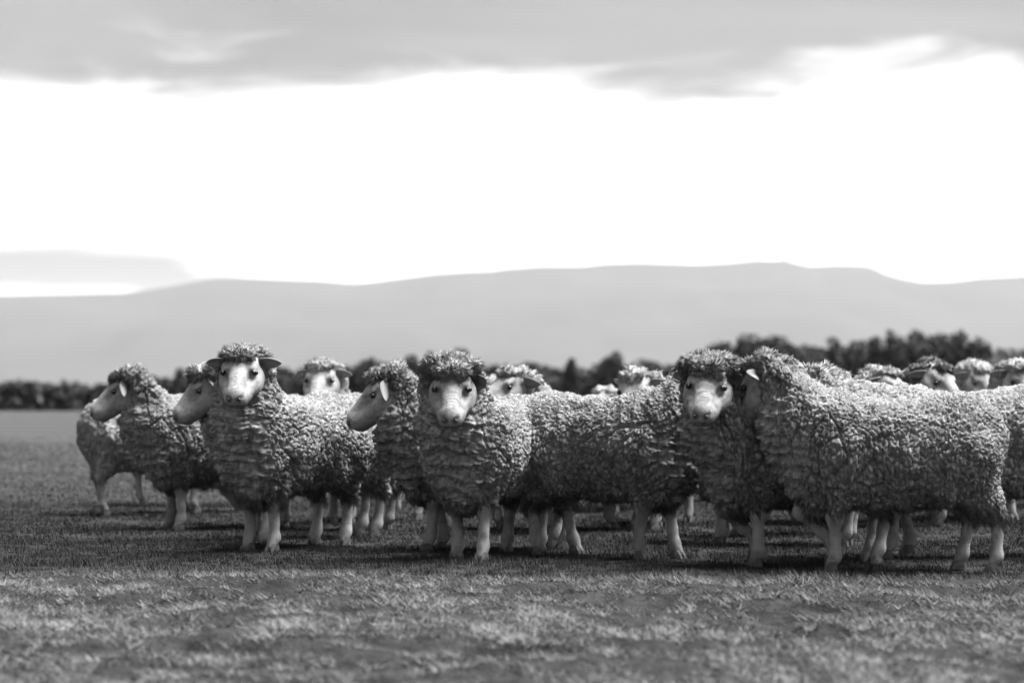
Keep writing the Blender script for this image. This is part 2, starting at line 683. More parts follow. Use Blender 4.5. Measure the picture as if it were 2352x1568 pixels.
# ------------------------------------------------------------------ trees
def leaf_cloud(rng, lumps, n, size):
    """leaf clumps through a set of lumps (x, y, z, rx, ry, rz)"""
    lumps = np.array(lumps, float)
    vol = lumps[:, 3] * lumps[:, 4] * lumps[:, 5]
    pick = rng.choice(len(lumps), n, p=vol / vol.sum())
    d = rng.normal(size=(n, 3))
    d /= np.linalg.norm(d, axis=1, keepdims=True)
    r = rng.random(n) ** (1 / 3.0)
    r = .25 + .8 * r
    c = lumps[pick, :3] + d * r[:, None] * lumps[pick, 3:6]
    c[:, 2] = np.maximum(c[:, 2], .05)
    u = rng.normal(size=(n, 3))
    u /= np.linalg.norm(u, axis=1, keepdims=True)
    w = np.cross(u, rng.normal(size=(n, 3)))
    w /= np.linalg.norm(w, axis=1, keepdims=True)
    s = (size * rng.uniform(.6, 1.4, n))[:, None]
    v = np.concatenate([c - u * s, c + w * s * .55, c + u * s, c - w * s * .55])
    i = np.arange(n)
    return v, np.stack([i, i + n, i + 2 * n, i + 3 * n], 1)


def leaf_material(name, lo, hi):
    m, t, b = material(name, 0.8, 0.2)
    gi = t.nodes.new('ShaderNodeNewGeometry')
    t.links.new(ramp(t, gi.outputs['Random Per Island'], [(0.0, lo), (1.0, hi)]), b.inputs['Base Color'])
    return m


M_LEAF = leaf_material('dark_evergreen_leaf', 0.018, 0.05)
M_LEAF_PALE = leaf_material('pale_bush_leaf', 0.09, 0.2)
M_BARK, _, _b = material('bark', 0.9, 0.1)
_b.inputs['Base Color'].default_value = g(0.05)


def trunk_mesh(rng, h, r):
    paths = [[(0, 0, -.1), (.03 * h, 0, .25 * h), (0, .02 * h, .5 * h), (.02 * h, 0, .8 * h)]]
    for k in range(5):
        a = rng.uniform(0, 6.28)
        z = rng.uniform(.22, .5) * h
        L = rng.uniform(.2, .38) * h
        paths.append([(0, 0, z), (math.cos(a) * L * .5, math.sin(a) * L * .5, z + L * .3), (math.cos(a) * L, math.sin(a) * L, z + L * .7)])
    vs, qs = [], []
    for j, path in enumerate(paths):
        k0 = r if j == 0 else r * .45
        for i, pt in enumerate(path):
            rr = k0 * (1 - .8 * i / (len(path) - 1))
            for s in range(6):
                a = s / 6 * 6.2832
                vs.append((pt[0] + rr * math.cos(a), pt[1] + rr * math.sin(a), pt[2]))
        o = len(vs) - 6 * len(path)
        for i in range(len(path) - 1):
            for s in range(6):
                qs.append((o + i * 6 + s, o + i * 6 + (s + 1) % 6, o + (i + 1) * 6 + (s + 1) % 6, o + (i + 1) * 6 + s))
    return mesh_np('trunk', np.array(vs), np.array(qs))


TREE_D = 240.0


def tree(px, ptop, wpx, label, shape='round', d=TREE_D, mat=None, group='trees along the far edge of the paddock', n=3600, seed=0, kindname='tree'):
    """one tree seen at column px with its top at row ptop and its crown wpx wide"""
    rng = np.random.default_rng(seed + int(px * 7 + d))
    h = (HORIZON - ptop) / FPX * d + CAM_H
    w = wpx / FPX * d
    root = empty(kindname, (gx(px, d), d, 0), 0)
    lumps = []
    if shape == 'round':
        for k in range(9):
            f = rng.uniform(.3, .8)
            zz = f * h
            rx = w * .5 * rng.uniform(.4, .55)
            lumps.append((rng.uniform(-.32, .32) * w, rng.uniform(-.3, .3) * w, zz, rx, rx, h * rng.uniform(.14, .2)))
        lumps.append((0, 0, h * .5, w * .42, w * .4, h * .38))
        lumps.append((rng.uniform(-.12, .12) * w, 0, h * .82, w * .26, w * .3, h * .18))
        lumps.append((0, 0, h * .2, w * .45, w * .4, h * .22))
    else:                                                # a ragged conifer
        for k in range(8):
            f = k / 7.0
            lumps.append((rng.uniform(-.05, .05) * w, rng.uniform(-.05, .05) * w, h * (.08 + .84 * f), w * (.72 - .50 * f) * rng.uniform(.8, 1.15), w * (.7 - .48 * f), h * .12))
    v, q = leaf_cloud(rng, lumps, n, .20 * max(1.0, h / 6))
    obj('crown', mesh_np('crown', v, q, None, False), mat or M_LEAF, root)
    obj('trunk', trunk_mesh(rng, h * .9, h * .03 + .03), M_BARK, root)
    tag(root, label, 'tree' if kindname == 'tree' else 'bush', group)
    return root


def build_trees():
    # the right-hand wood
    tree(1650, 783, 110, 'low shouldered dark tree at the sloping left end of the big right hand clump')
    tree(1715, 765, 130, 'broad dark round-topped tree behind the two crossed sheep heads')
    tree(1790, 768, 130, 'broad flat-topped dark tree right of the round-topped one')
    tree(1860, 795, 110, 'lower dark tree sagging between the two tall clumps of the wood')
    tree(1915, 778, 75, 'narrow pointed dark conifer just right of the dip in the wood', 'cone')
    tree(1965, 787, 80, 'shorter pointed conifer, second to the right of the dip', 'cone')
    tree(2010, 780, 70, 'slim conifer in front of the tallest clump at its left foot', 'cone')
    tree(2055, 763, 100, 'tallest pointed dark conifer in the right hand clump', 'cone')
    tree(2105, 764, 90, 'dark conifer with blunt top beside the tallest conifer', 'cone')
    tree(2150, 762, 110, 'wide dark tree in the middle of the tallest clump')
    tree(2205, 766, 100, 'ragged dark conifer above the sheep with the dark face', 'cone')
    tree(2250, 774, 100, 'dark tree sloping down at the right end of the tallest clump')
    tree(2345, 800, 130, 'mid grey tree cut by the right edge of the picture', mat=leaf_material('grey_leaf', .035, .09))
    # the middle of the line
    tree(1050, 799, 100, 'round dark tree above the sheep with the tufted fringe, tallest of the middle line')
    tree(992, 808, 60, 'small dark tree left of the tallest middle tree')
    tree(938, 815, 70, 'small dark tree above the wool cap of the profile sheep', 'round')
    tree(850, 823, 110, 'low wide dark tree right of the pale far-off sheep face')
    tree(715, 832, 90, 'low dark tree left of the pale far-off sheep face')
    tree(1412, 808, 75, 'bushy dark tree with a pale bush at its foot, middle right of the line')
    tree(1308, 822, 40, 'tiny dark tree alone above the line of backs')
    tree(1490, 824, 100, 'low spreading dark tree above the half hidden woolly head')
    tree(1220, 832, 100, 'low dark tree over the long pale sheep back')
    tree(412, 848, 46, 'lone small pointed tree above the second profile head on the left', 'cone')
    tree(2292, 822, 120, 'pale grey bush in front of the dark wood at the right', d=200, mat=M_LEAF_PALE, kindname='bush', group='pale bushes by the wood')
    tree(1452, 832, 36, 'small pale bush at the foot of the bushy dark tree', d=215, mat=M_LEAF_PALE, kindname='bush', group='pale bushes by the wood', n=1500)
    # the long hedge that reads as one mass
    rng = np.random.default_rng(77)
    prof = np.array([(-700, 880), (0, 882), (48, 876), (100, 884), (160, 876), (200, 884), (260, 878), (350, 872), (440, 860), (520, 850), (660, 842), (760, 840), (900, 838), (960, 838),
                     (1120, 838), (1200, 840), (1300, 845), (1480, 838), (1590, 830), (1625, 800), (1690, 782), (1820, 780), (1870, 800), (1960, 794), (2020, 782), (2060, 772), (2210, 774), (2265, 800), (2352, 806), (3200, 850)], float)
    vs, qs, off = [], [], 0
    for px in np.arange(-650, 3100, 11.0):
        d = rng.uniform(240, 262)
        top = np.interp(px, prof[:, 0], prof[:, 1]) + rng.normal(0, 3.5)
        h = (HORIZON - top) / FPX * d + CAM_H
        w = rng.uniform(.8, 1.3)
        x = gx(px, d)
        lumps = [(x + rng.normal(0, .3), d, h * f, w * (1.05 - .5 * f), 1.0, h * .22) for f in (.14, .4, .62, .78)]
        v, q = leaf_cloud(rng, lumps, 260, .34)
        vs.append(v)
        qs.append(q + off)
        off += len(v)
    o = obj('treeline', mesh_np('treeline', np.concatenate(vs), np.concatenate(qs), None, False), M_LEAF)
    tag(o, 'dark shelter belt closing off the far side of the paddock', None, None, 'stuff')


build_trees()

# ------------------------------------------------------------------ sheep
def rot_z(a):
    c, s = math.cos(a), math.sin(a)
    return np.array([[c, -s, 0], [s, c, 0], [0, 0, 1]], np.float32)


def frame(yaw, pitch, roll=0.0):
    """columns: forward, left, up of a head turned by yaw and nodded down by pitch"""
    f = np.array([math.cos(yaw) * math.cos(pitch), math.sin(yaw) * math.cos(pitch), -math.sin(pitch)])
    l = np.array([-math.sin(yaw), math.cos(yaw), 0])
    u = np.cross(f, l)
    if roll:
        l, u = l * math.cos(roll) + u * math.sin(roll), u * math.cos(roll) - l * math.sin(roll)
    return np.stack([f, l, u], 1).astype(np.float32)


def ear_mesh(side, droop, back, L=.097, Wd=.033):
    nu, nv = 9, 6
    a = np.array([-.12 - .5 * back, 1.0, -droop])  # root to tip
    a /= np.linalg.norm(a)
    up = np.array([.25, droop, 1.0])
    up -= a * (up @ a)
    up /= np.linalg.norm(up)
    fr = np.cross(up, a)
    if fr[0] < 0:
        fr = -fr
    vs = []
    for layer in (0, 1):
        for i in range(nu):
            t = i / (nu - 1)
            w = Wd * (math.sin(math.pi * min(1, .16 + .84 * t) ** .8) ** .75) * (1 if t < .98 else .2) + .002
            cup = .45 * (1 - .5 * t)
            for j in range(nv):
                s = j / (nv - 1) * 2 - 1
                p = a * (t * L) + up * (s * w) + fr * (cup * w * s * s - .012 * t * t) - fr * (.004 * layer)
                p = p + up * (-.02 * t * t)
                vs.append((p[0], p[1] * side, p[2]))
    qs = []
    k = nu * nv
    for i in range(nu - 1):
        for j in range(nv - 1):
            b = i * nv + j
            qs.append((b, b + nv, b + nv + 1, b + 1))
            qs.append((k + b, k + b + 1, k + b + nv + 1, k + b + nv))
    rim = [(0, j) for j in range(nv)] + [(i, nv - 1) for i in range(1, nu)] + [(nu - 1, j) for j in range(nv - 2, -1, -1)] + [(i, 0) for i in range(nu - 2, 0, -1)]
    for r0, r1 in zip(rim, rim[1:] + rim[:1]):
        b0, b1 = r0[0] * nv + r0[1], r1[0] * nv + r1[1]
        qs.append((b0, b1, k + b1, k + b0))
    return np.array(vs, np.float32), np.array(qs)


def ball(c, r, n=10):
    vs, qs = [], []
    for i in range(n + 1):
        th = math.pi * i / n
        for j in range(n * 2):
            ph = math.pi * j / n
            vs.append((c[0] + r * math.sin(th) * math.cos(ph), c[1] + r * math.sin(th) * math.sin(ph), c[2] + r * math.cos(th)))
    m = n * 2
    for i in range(n):
        for j in range(m):
            qs.append((i * m + j, (i + 1) * m + j, (i + 1) * m + (j + 1) % m, i * m + (j + 1) % m))
    return np.array(vs, np.float32), np.array(qs)


def claw_pair(toe, heading, tilt=0.0):
    """two blunt claws side by side"""
    vs, qs, off = [], [], 0
    prof = [(-.030, 0, .85), (.006, 0, 1.0), (.034, 0, .55)]
    for s in (-1, 1):
        rings = []
        for z, k in ((.0, 1.0), (.018, .95), (.040, .74)):
            ring = [(-.028 * k, -.013), (.004, -.017), (.030 * k - z * .35, -.009), (.036 * k - z * .4, .0), (.030 * k - z * .35, .009), (.004, .014), (-.028 * k, .011)]
            rings.append([(x, y * k + s * .0155, z) for x, y in ring])
        m = len(rings[0])
        for r in rings:
            vs += r
        for i in range(2):
            for j in range(m):
                qs.append((off + i * m + j, off + i * m + (j + 1) % m, off + (i + 1) * m + (j + 1) % m, off + (i + 1) * m + j))
        for lo_, flip in ((off, True), (off + 2 * m, False)):
            for a, b, c_, d in ((0, 1, 2, 6), (2, 3, 5, 6), (3, 4, 5, 5)):
                f = (lo_ + a, lo_ + b, lo_ + c_, lo_ + d)
                if len(set(f)) == 4:
                    qs.append(f[::-1] if flip else f)
        off += 3 * m
    v = np.array(vs, np.float32) * 1.15
    ct, st = math.cos(tilt), math.sin(tilt)
    v = np.stack([v[:, 0] * ct + v[:, 2] * st, v[:, 1], -v[:, 0] * st + v[:, 2] * ct], 1)
    v = v @ rot_z(heading).T + np.array(toe, np.float32)
    return v, np.array(qs)


def build_sheep(label, px, py, heading, head_to=None, pitch=32, roll=0, scale=1.0, up=0.0, reach=0.0, legs=None, level=2, cap=1.0, cheek=0.5,
                ear=(.25, .2), skin=None, wool=None, seed=1, anchor='front', group='flock of merino sheep', tufts=1.0, fat=1.0, fringe=.5, spots=.25, longer=1.0, graze=False, name='sheep', dist=None, ears=True):
    """px, py: where the front feet stand in a 2352 px wide frame; heading: degrees, 0 = towards +X"""
    rng = np.random.default_rng(seed)
    th = R(heading)
    d = dist or pxd(py)
    ax = .30 if anchor == 'front' else (-.42 if anchor == 'hind' else 0.0)
    X = gx(px, d) - ax * scale * math.cos(th)
    Y = d - ax * scale * math.sin(th)
    root = empty(name, (X, Y, float(ground_h(X, Y)[0]) + .001), th)
    root.scale = (scale * longer, scale, scale)
    yaw = 0.0 if head_to is None else (R(head_to) - th + math.pi) % (2 * math.pi) - math.pi
    # ---- head pose
    if graze:
        Hc = np.array([.72, .05, .26], np.float32)
        F = frame(yaw, R(55))
    else:
        a = yaw * .55
        L = .27 + reach
        Hc = np.array([.34 + L * math.cos(a), L * math.sin(a), .925 + up], np.float32)
        F = frame(yaw, R(pitch), R(roll))
    HS = np.array([1.20, 1.20, 1.14], np.float32)
    hp = lambda x, y, z: Hc + F @ (np.array([x, y, z], np.float32) * HS)
    # ---- legs
    default = {'FL': 0.0, 'FR': 0.0, 'HL': 0.0, 'HR': 0.0}
    L_ = dict(default)
    L_.update(legs or {})
    skin_p, hoofs, leg_wool = [], [], []
    for key in ('FL', 'FR', 'HL', 'HR'):
        s = 1 if key[1] == 'L' else -1
        spec = L_[key]
        if not isinstance(spec, (tuple, list)):
            spec = (spec, 0.0)
        dx, lift = spec[0], spec[1]
        dy = spec[2] if len(spec) > 2 else 0.0
        kx = spec[3] if len(spec) > 3 else 0.0
        if key[0] == 'F':
            y = s * (.078 + dy)
            top = (.27, s * .095, .50)
            knee = (.30 + .5 * dx + .55 * lift + kx, y, .265 + .4 * lift)
            fet = (.295 + dx - .05 * lift, y, .075 + lift)
            toe = (.325 + dx - .9 * lift * .5, y, .022 + lift * .8)
            skin_p += [rc(top, knee, .055, .042), elp((knee[0] + .004, knee[1], knee[2]), (.040, .038, .05)), rc(knee, (fet[0] * .6 + knee[0] * .4, y, fet[2] * .6 + knee[2] * .4), .035, .0262),
                       rc((fet[0] * .6 + knee[0] * .4, y, fet[2] * .6 + knee[2] * .4), fet, .0265, .032), rc(fet, toe, .032, .027)]
            leg_wool += [rc((.27, s * .145, .55), (.30 + .3 * dx + .5 * kx, y * 1.15, .31 + .2 * lift), .125, .056)]
        else:
            y = s * (.098 + dy)
            hip = (-.34, s * .12, .52)
            stif = (-.24 + .35 * dx, s * .14, .42)
            hock = (-.455 + .75 * dx, y, .285 + .8 * lift)
            fet = (-.425 + dx, y, .075 + lift)
            toe = (-.395 + dx, y, .022 + lift)
            mid = tuple(.5 * (np.array(hock) + np.array(fet)))
            skin_p += [rc(hip, stif, .06, .05), rc(stif, hock, .05, .040), rc(hock, mid, .036, .027), rc(mid, fet, .027, .032), rc(fet, toe, .032, .027)]
            leg_wool += [rc((-.34, s * .13, .5), (stif[0], stif[1] * .95, stif[2]), .15, .115), rc((-.37, s * .145, .55), (-.40 + .5 * dx, y * 1.05, .37), .165, .09), rc((-.40 + .5 * dx, y * 1.05, .37), (hock[0], hock[1], hock[2] - .01), .09, .050)]
        hd = 0.0
        hoofs.append(claw_pair((toe[0] - .004, toe[1], max(0.0, toe[2] - .024)), hd, .55 if lift > .02 else 0.0))
    torso_core = [rc((-.30, 0, .52), (.26, 0, .52), .11, .11), rc((.26, 0, .50), tuple(Hc * .5 + np.array([.30, 0, .55]) * .5), .12, .10)]
    st = {3: .015, 2: .017, 1: .023, 0: .03}[level]
    vb, qb = surface_nets(lambda P: union(skin_p + torso_core, P, .022), (-.66, -.34, -.03), (.85, .34, .80), st)
    vb = relax(vb, qb, 1)
    if level >= 2:
        nb = normals(vb, qb)
        vb = vb + nb * (0.0028 * fbm(vb * np.array([60, 60, 26], np.float32), seed, 2) + .0008)[:, None]
    # ---- face
    k_ = 0.92
    def head_sdf(Q):                # Q in head axes: x to the muzzle, y left, z up
        m = np.array([1, 1, 1], np.float32)
        A = np.stack([Q[:, 0], np.abs(Q[:, 1]), Q[:, 2]], 1)
        dd = union([elp((.0, 0, .006), (.10, .076, .076)), rc((.05, 0, .020), (.20, 0, -.016), .052, .036), elp((.212, 0, -.040), (.044, .047, .042)),
                    rc((.03, .044, -.030), (.17, .024, -.052), .052, .037)], A, .022)
        dd = smin(dd, sd(rc((.02, .036, -.064), (.195, .014, -.074), .050, .031), A), .022)
        dd = smin(dd, sd(elp((.056, .060, .036), (.034, .018, .014)), A), .026)           # brow
        dd = smin(dd, sd(elp((.050, .066, -.058), (.070, .030, .052)), A), .025)          # jaw muscle
        dd = smax(dd, -sd(elp((.122, .066, .004), (.034, .020, .014)), A), .018)          # hollow before the eye
        dd = smax(dd, -sd(elp((.087, .088, .012), (.019, .016, .0105)), A), .008)         # eye socket
        dd = smin(dd, sd(rc((.064, .0790, .0275), (.103, .0680, .0275), .0046, .0040), A), .005)  # upper lid
        dd = smax(dd, -sd(rc((.262, .010, -.036), (.240, .036, -.022), .0070, .0090), A), .006)  # nostril
        dd = smax(dd, -sd(rc((.268, 0, -.040), (.258, 0, -.062), .004, .003), A), .005)          # philtrum
        dd = smax(dd, -sd(rc((.258, .0, -.068), (.150, .058, -.064), .0060, .0045), A), .006)    # mouth
        wr = .0022 * np.sin(Q[:, 0] * 420 + 1.2 * np.sin(Q[:, 1] * 55)) * sstep(.12, .15, Q[:, 0]) * sstep(.225, .20, Q[:, 0]) * sstep(.0, .03, Q[:, 2])
        return dd - wr
    hs = {3: .0055, 2: .0065, 1: .010, 0: .015}[level]
    vh, qh = surface_nets(head_sdf, (-.13, -.125, -.14), (.30, .125, .12), hs)
    vh = relax(vh, qh, 1, .35)
    A = np.stack([vh[:, 0], np.abs(vh[:, 1]), vh[:, 2]], 1)
    mk = .42 * sstep(.023, .014, np.linalg.norm((A - np.array([.085, .073, .012])) / np.array([1.25, 1, .9]), axis=1))
    mk = np.maximum(mk,   .78 * sstep(.026, .012, np.linalg.norm(A - np.array([.250, .024, -.030]), axis=1)))
    mk = np.maximum(mk,   .6 * sstep(.010, .004, np.abs(sd(rc((.258, .0, -.068), (.150, .058, -.064), .001, .001), A))))
    mk = np.maximum(mk, .55 * sstep(-.055, -.085, vh[:, 2]) * sstep(.12, .2, vh[:, 0]))
    mk = np.maximum(mk, .40 * sstep(.0, .9, vnoise(vh * np.array([42, 70, 70]), seed + 79) + .5 * vnoise(vh * 130, seed + 81)))
    mk = np.maximum(mk, spots * sstep(.12, .42, vnoise(vh * 48, seed + 71) + .45 * vnoise(vh * 120, seed + 73)) * sstep(.02, .06, vh[:, 0]))
    vh = Hc + (vh * HS) @ F.T
    body_v = np.concatenate([vb, vh])
    body_q = np.concatenate([qb, qh + len(vb)])
    knee_mk = .06 + .25 * vnoise(vb * np.array([70, 70, 14], np.float32), seed + 77) + .35 * sstep(.15, .5, vnoise(vb * 17, seed + 75)) + .12 * sstep(.16, .05, vb[:, 2]) + .4 * sstep(.05, .025, vb[:, 2])
    bm_ = mesh_np('body', body_v, body_q)
    at = bm_.attributes.new('mark', 'FLOAT', 'POINT')
    at.data.foreach_set('value', np.concatenate([np.clip(knee_mk, 0, .85), mk]).astype(np.float32))
    body = obj('body', bm_, skin or M_SKIN, root)
    for s in (1, -1):
        if level >= 1:
            v, q = ball((.083, s * .0735, .0130), .0125, 8)
            obj('eye', mesh_np('eye', Hc + (v * HS) @ F.T, q), M_EYE, root)
            v, q = ball((.2475, s * .0235, -.0300), .0075, 5)
            obj('nostril', mesh_np('nostril', Hc + (v * HS) @ F.T, q), M_NOSE, root)
        if ears:
            v, q = ear_mesh(s, *ear)
            v = v + np.array([-.012, s * .078, .018], np.float32)
            obj('ear', mesh_np('ear', Hc + (v * HS) @ F.T, q), M_EAR, root)
    for v, q in hoofs:
        obj('hoof', mesh_np('hoof', v, q, None, False), M_HOOF, root)
    # ---- fleece
    nb_base = np.array([.30, 0, .60], np.float32)
    napeC = Hc + np.array([-.09 * math.cos(yaw), -.09 * math.sin(yaw), -.065], np.float32)
    midn = .5 * (nb_base + napeC) + np.array([.05, 0, -.02])
    ft = fat
    wool_p = [rc((-.325, 0, .592), (.24, 0, .585), .245 * ft, .245 * ft), elp((-.35, 0, .60), (.205, .235 * ft, .255)), elp((.24, 0, .595), (.22, .235 * ft, .265)),
              rc((-.22, 0, .50), (.22, 0, .465), .185 * ft, .165 * ft), elp((.34, 0, .41), (.12, .12, .17)), elp((.37, 0, .545), (.15, .19 * ft, .235)), rc(nb_base, midn, .225, .195), rc(midn, napeC, .192, .120)]
    # apron under the jaw down to the brisket
    if not graze:
        thr = hp(.02, 0, -.13)
        wool_p += [[rc(tuple(thr * np.array([1, 1, 1]) + np.array([-.02 * math.cos(yaw * .5), 0, -.055])), (.39, 0, .50), .118, .165), .10]]
    wool_p += [[p, .032] for p in leg_wool]
    Minv = F.T
    wool_p += [[elp(hp(-.040, 0, .032), (.088, .092 * (.85 + .15 * cap), .046 * cap), Minv), .035], [elp(hp(-.005 + .02 * cap, 0, .055), (.055, .08, .028 * cap), Minv), .03]]
    if cheek > 0:
        for s in (1, -1):
            wool_p.append([elp(hp(-.06, s * .085, -.06), (.07 + .02 * cheek, .045 + .03 * cheek, .10 + .02 * cheek), Minv), .05])
            if cheek > .7:
                wool_p.append([elp(hp(-.03, s * .085, .035), (.055, .045, .06), Minv), .04])

    def wool_sdf(P):
        w = union(wool_p, P, .09)
        w = w - .016 * vnoise(P * np.array([5, 5, 4], np.float32), seed + 3)
        Q = ((P - Hc) @ F) / HS
        open_ = smin(sd(rc((.082 + .028 * cheek, 0, -.012), (.29, 0, -.06), .098, .090), Q), sd(rc((.092, 0, .040 - .02 * fringe), (.30, 0, .03), .085, .07), Q), .03)
        w = smax(w, -open_, .02)
        w = smin(w, sd(elp((.014 + .028 * fringe, 0, .084 - .014 * fringe), (.045, .070, .030 * cap)), Q), .018)
        if ears:
            A = np.stack([Q[:, 0], np.abs(Q[:, 1]), Q[:, 2]], 1)
            w = smax(w, -sd(rc((.02, .085, .014), (-.01 - .05 * ear[1], .24, .014 - .15 * ear[0]), .042, .05), A), .02)
        return w
    st = {3: .0107, 2: .0135, 1: .027, 0: .033}[level]
    lo = (-.72, -.42, .16)
    hi = (float(max(.70, Hc[0] + .22)), .42, float(max(.95, Hc[2] + .22)))
    if abs(yaw) > .4:
        lo = (-.72, -.46, .16)
        hi = (hi[0], .46, hi[2])
    v, q = surface_nets(wool_sdf, lo, hi, st)
    v = relax(v, q, 1)
    n0 = normals(v, q)
    eye_l = rot_z(-th) @ np.array([-X, -Y, CAM_H], np.float32) / scale
    fc = v[q].mean(1)
    to_eye = eye_l - fc
    to_eye /= np.linalg.norm(to_eye, axis=1, keepdims=True)
    near_side = np.einsum('ij,ij->i', n0[q].mean(1), to_eye) > -.38
    if level >= 1:                                       # fine mesh on the side that can be seen, coarser on the far flank
        sets = []
        for m_, fine_ in ((near_side, True), (~near_side, False)):
            qq = q[m_]
            if len(qq) == 0:
                continue
            used, inv = np.unique(qq, return_inverse=True)
            vv, nn, qq = v[used], n0[used], inv.reshape(-1, 4)
            if fine_:
                nv0 = len(vv)
                cnt_e = np.sort(np.stack([qq, np.roll(qq, -1, 1)], -1).reshape(-1, 2), 1)
                key = cnt_e[:, 0].astype(np.int64) * nv0 + cnt_e[:, 1]
                uk, kc = np.unique(key, return_counts=True)
                rim_v = np.unique(np.concatenate([uk[kc == 1] // nv0, uk[kc == 1] % nv0]))
                vv2, qq = subdivide(vv, qq)
                vr = relax(vv2, qq, 2)
                keep_ = np.zeros(len(vv2), bool)
                keep_[rim_v] = True
                sd2 = np.concatenate([nn, np.zeros((len(vv2) - nv0, 3), np.float32)])
                vr[keep_] = vv2[keep_]
                vv = vr
                nn2 = normals(vv, qq)
                nn2[keep_] = sd2[keep_]
                nn = nn2
            sets.append((vv, nn, qq))
        off, V_, N_, Q_ = 0, [], [], []
        for vv, nn, qq in sets:
            V_.append(vv); N_.append(nn); Q_.append(qq + off)
            off += len(vv)
        v, n, q = np.concatenate(V_).astype(np.float32), np.concatenate(N_).astype(np.float32), np.concatenate(Q_)
    else:
        n = n0
    # staple structure of the fleece
    warp = np.stack([vnoise(v * 14, seed + 41), vnoise(v * 14, seed + 43), vnoise(v * 14, seed + 47)], 1) * .009
    warp2 = np.stack([vnoise(v * 5, seed + 51), vnoise(v * 5, seed + 53), vnoise(v * 5, seed + 57)], 1) * .03
    warp3 = np.stack([vnoise(v * 45, seed + 63), vnoise(v * 45, seed + 65), vnoise(v * 45, seed + 67)], 1) * .005
    pw = (v + warp + warp2 + warp3) * (1 + .10 * vnoise(v * 3.2, seed + 69))[:, None]
    hd2 = np.linalg.norm(v - hp(-.04, 0, .05), axis=1)
    w_head = sstep(.20, .12, hd2)
    w_back = sstep(.45, .85, n[:, 2]) * (1 - w_head)
    w_chest = sstep(.30, .44, v[:, 0]) * sstep(.25, .7, n[:, 0]) * sstep(Hc[2] - .02, Hc[2] - .16, v[:, 2]) * (1 - w_head)
    sc = (1.0 if level >= 2 else 1.35) * rng.uniform(.88, 1.14)
    f1, f2, cid = voronoi(pw / np.array([.0175, .0175, .036], np.float32) / sc, seed)       # flank
    dome_a = sstep(.0, .26, f2 - f1) * (.6 + .5 * cid)
    tone_a = cid
    f1, f2, cid = voronoi(pw / np.array([.020, .018, .018], np.float32) / sc, seed + 5)    # back, head
    dome_b = sstep(.0, .28, f2 - f1) * (.65 + .45 * cid)
    tone_b = cid
    f1, f2, cid = voronoi((v + warp * 1.6 + warp2 * .6) / np.array([.06, .07, .022], np.float32) / sc, seed + 9)   # wrinkles on the chest
    dome_c = sstep(0, .55, f2 - f1) * (.6 + .5 * cid)
    f1, f2, _ = voronoi((v + warp2 * 1.7) / np.array([.11, .13, .22], np.float32), seed + 13)    # deeper vertical partings
    part = sstep(.10, .0, f2 - f1) * sstep(-.15, .15, v[:, 0] + .0) * (1 - w_head) * (1 - w_back) * (1 - .8 * w_chest)
    fold = np.sin(v[:, 2] * 92 + 4.5 * vnoise(v * 6, seed + 83) + 2.2 * vnoise(v * 17, seed + 85)) * w_chest
    diag = np.sin((v[:, 0] * .8 + v[:, 2] * .35) * 75 + 3.0 * vnoise(v * 5, seed + 87)) * sstep(.02, .22, v[:, 0]) * sstep(.55, .75, v[:, 2]) * (1 - w_head) * (1 - w_chest)
    w_b = np.clip(w_back + w_head, 0, 1)
    disp = dome_a * .017 * (1 - w_b) * (1 - w_chest) + dome_b * (.014 + .010 * w_head) * w_b + dome_c * .018 * w_chest * (1 - w_b)
    disp += w_head * .012 * vnoise(v * 30, seed + 25) + .010 * fbm(v * 11, seed + 21, 2) + .010 * vnoise(v * np.array([26, 26, 9], np.float32), seed + 27) - .020 * part + .009 * fold + .005 * diag + .0045 * vnoise(v * np.array([95, 95, 50], np.float32), seed + 23)
    v2 = v + n * (disp - .013)[:, None]
    tone = (.62 + .72 * np.where(w_b > .5, tone_b, tone_a)) * rng.uniform(.86, 1.14)
    # hanging ragged underside
    low = sstep(.36, .27, v2[:, 2])
    v2[:, 2] -= low * .012 * np.clip(vnoise(v * 30, seed + 61), 0, 1)
    tris = None
    if level >= 1 and tufts > 0:
        cnt = int({3: 12000, 2: 8000, 1: 2500}[level] * tufts)
        wgt = .08 + 1.9 * w_head + 1.0 * low + .45 * dome_a ** 2
        pick = rng.choice(len(v2), cnt, p=wgt / wgt.sum())
        pn, pp = n[pick], v2[pick]
        flow = np.stack([-.25 * np.ones(cnt), np.zeros(cnt), -np.ones(cnt)], 1)
        flow -= pn * np.einsum('ij,ij->i', flow, pn)[:, None]
        flow /= (np.linalg.norm(flow, axis=1, keepdims=True) + 1e-6)
        wh = w_head[pick][:, None]
        dr = pn * (.34 + .75 * wh) + flow * (.95 - .55 * wh) * (1 - .65 * w_chest[pick])[:, None] + rng.normal(0, .36, (cnt, 3))
        dr /= np.linalg.norm(dr, axis=1, keepdims=True)
        ln = rng.uniform(.012, .026, cnt) * (1 + .45 * w_head[pick] + 1.7 * low[pick])
        bw_ = rng.uniform(.0016, .0032, cnt) * (1 + 1.0 * w_head[pick])
        a1 = np.cross(dr, rng.normal(size=(cnt, 3)))
        a1 /= np.linalg.norm(a1, axis=1, keepdims=True)
        a2 = np.cross(dr, a1)
        base = pp - pn * .006
        c0 = base + a1 * bw_[:, None]
        c1 = base + (-.5 * a1 + .866 * a2) * bw_[:, None]
        c2 = base + (-.5 * a1 - .866 * a2) * bw_[:, None]
        tip = base + dr * ln[:, None] + np.array([0, 0, -.15]) * ln[:, None]
        o = len(v2)
        i = np.arange(cnt)
        v2 = np.concatenate([v2, c0, c1, c2, tip])
        tone = np.concatenate([tone, np.tile(tone[pick] * rng.uniform(.85, 1.2, cnt), 4)])
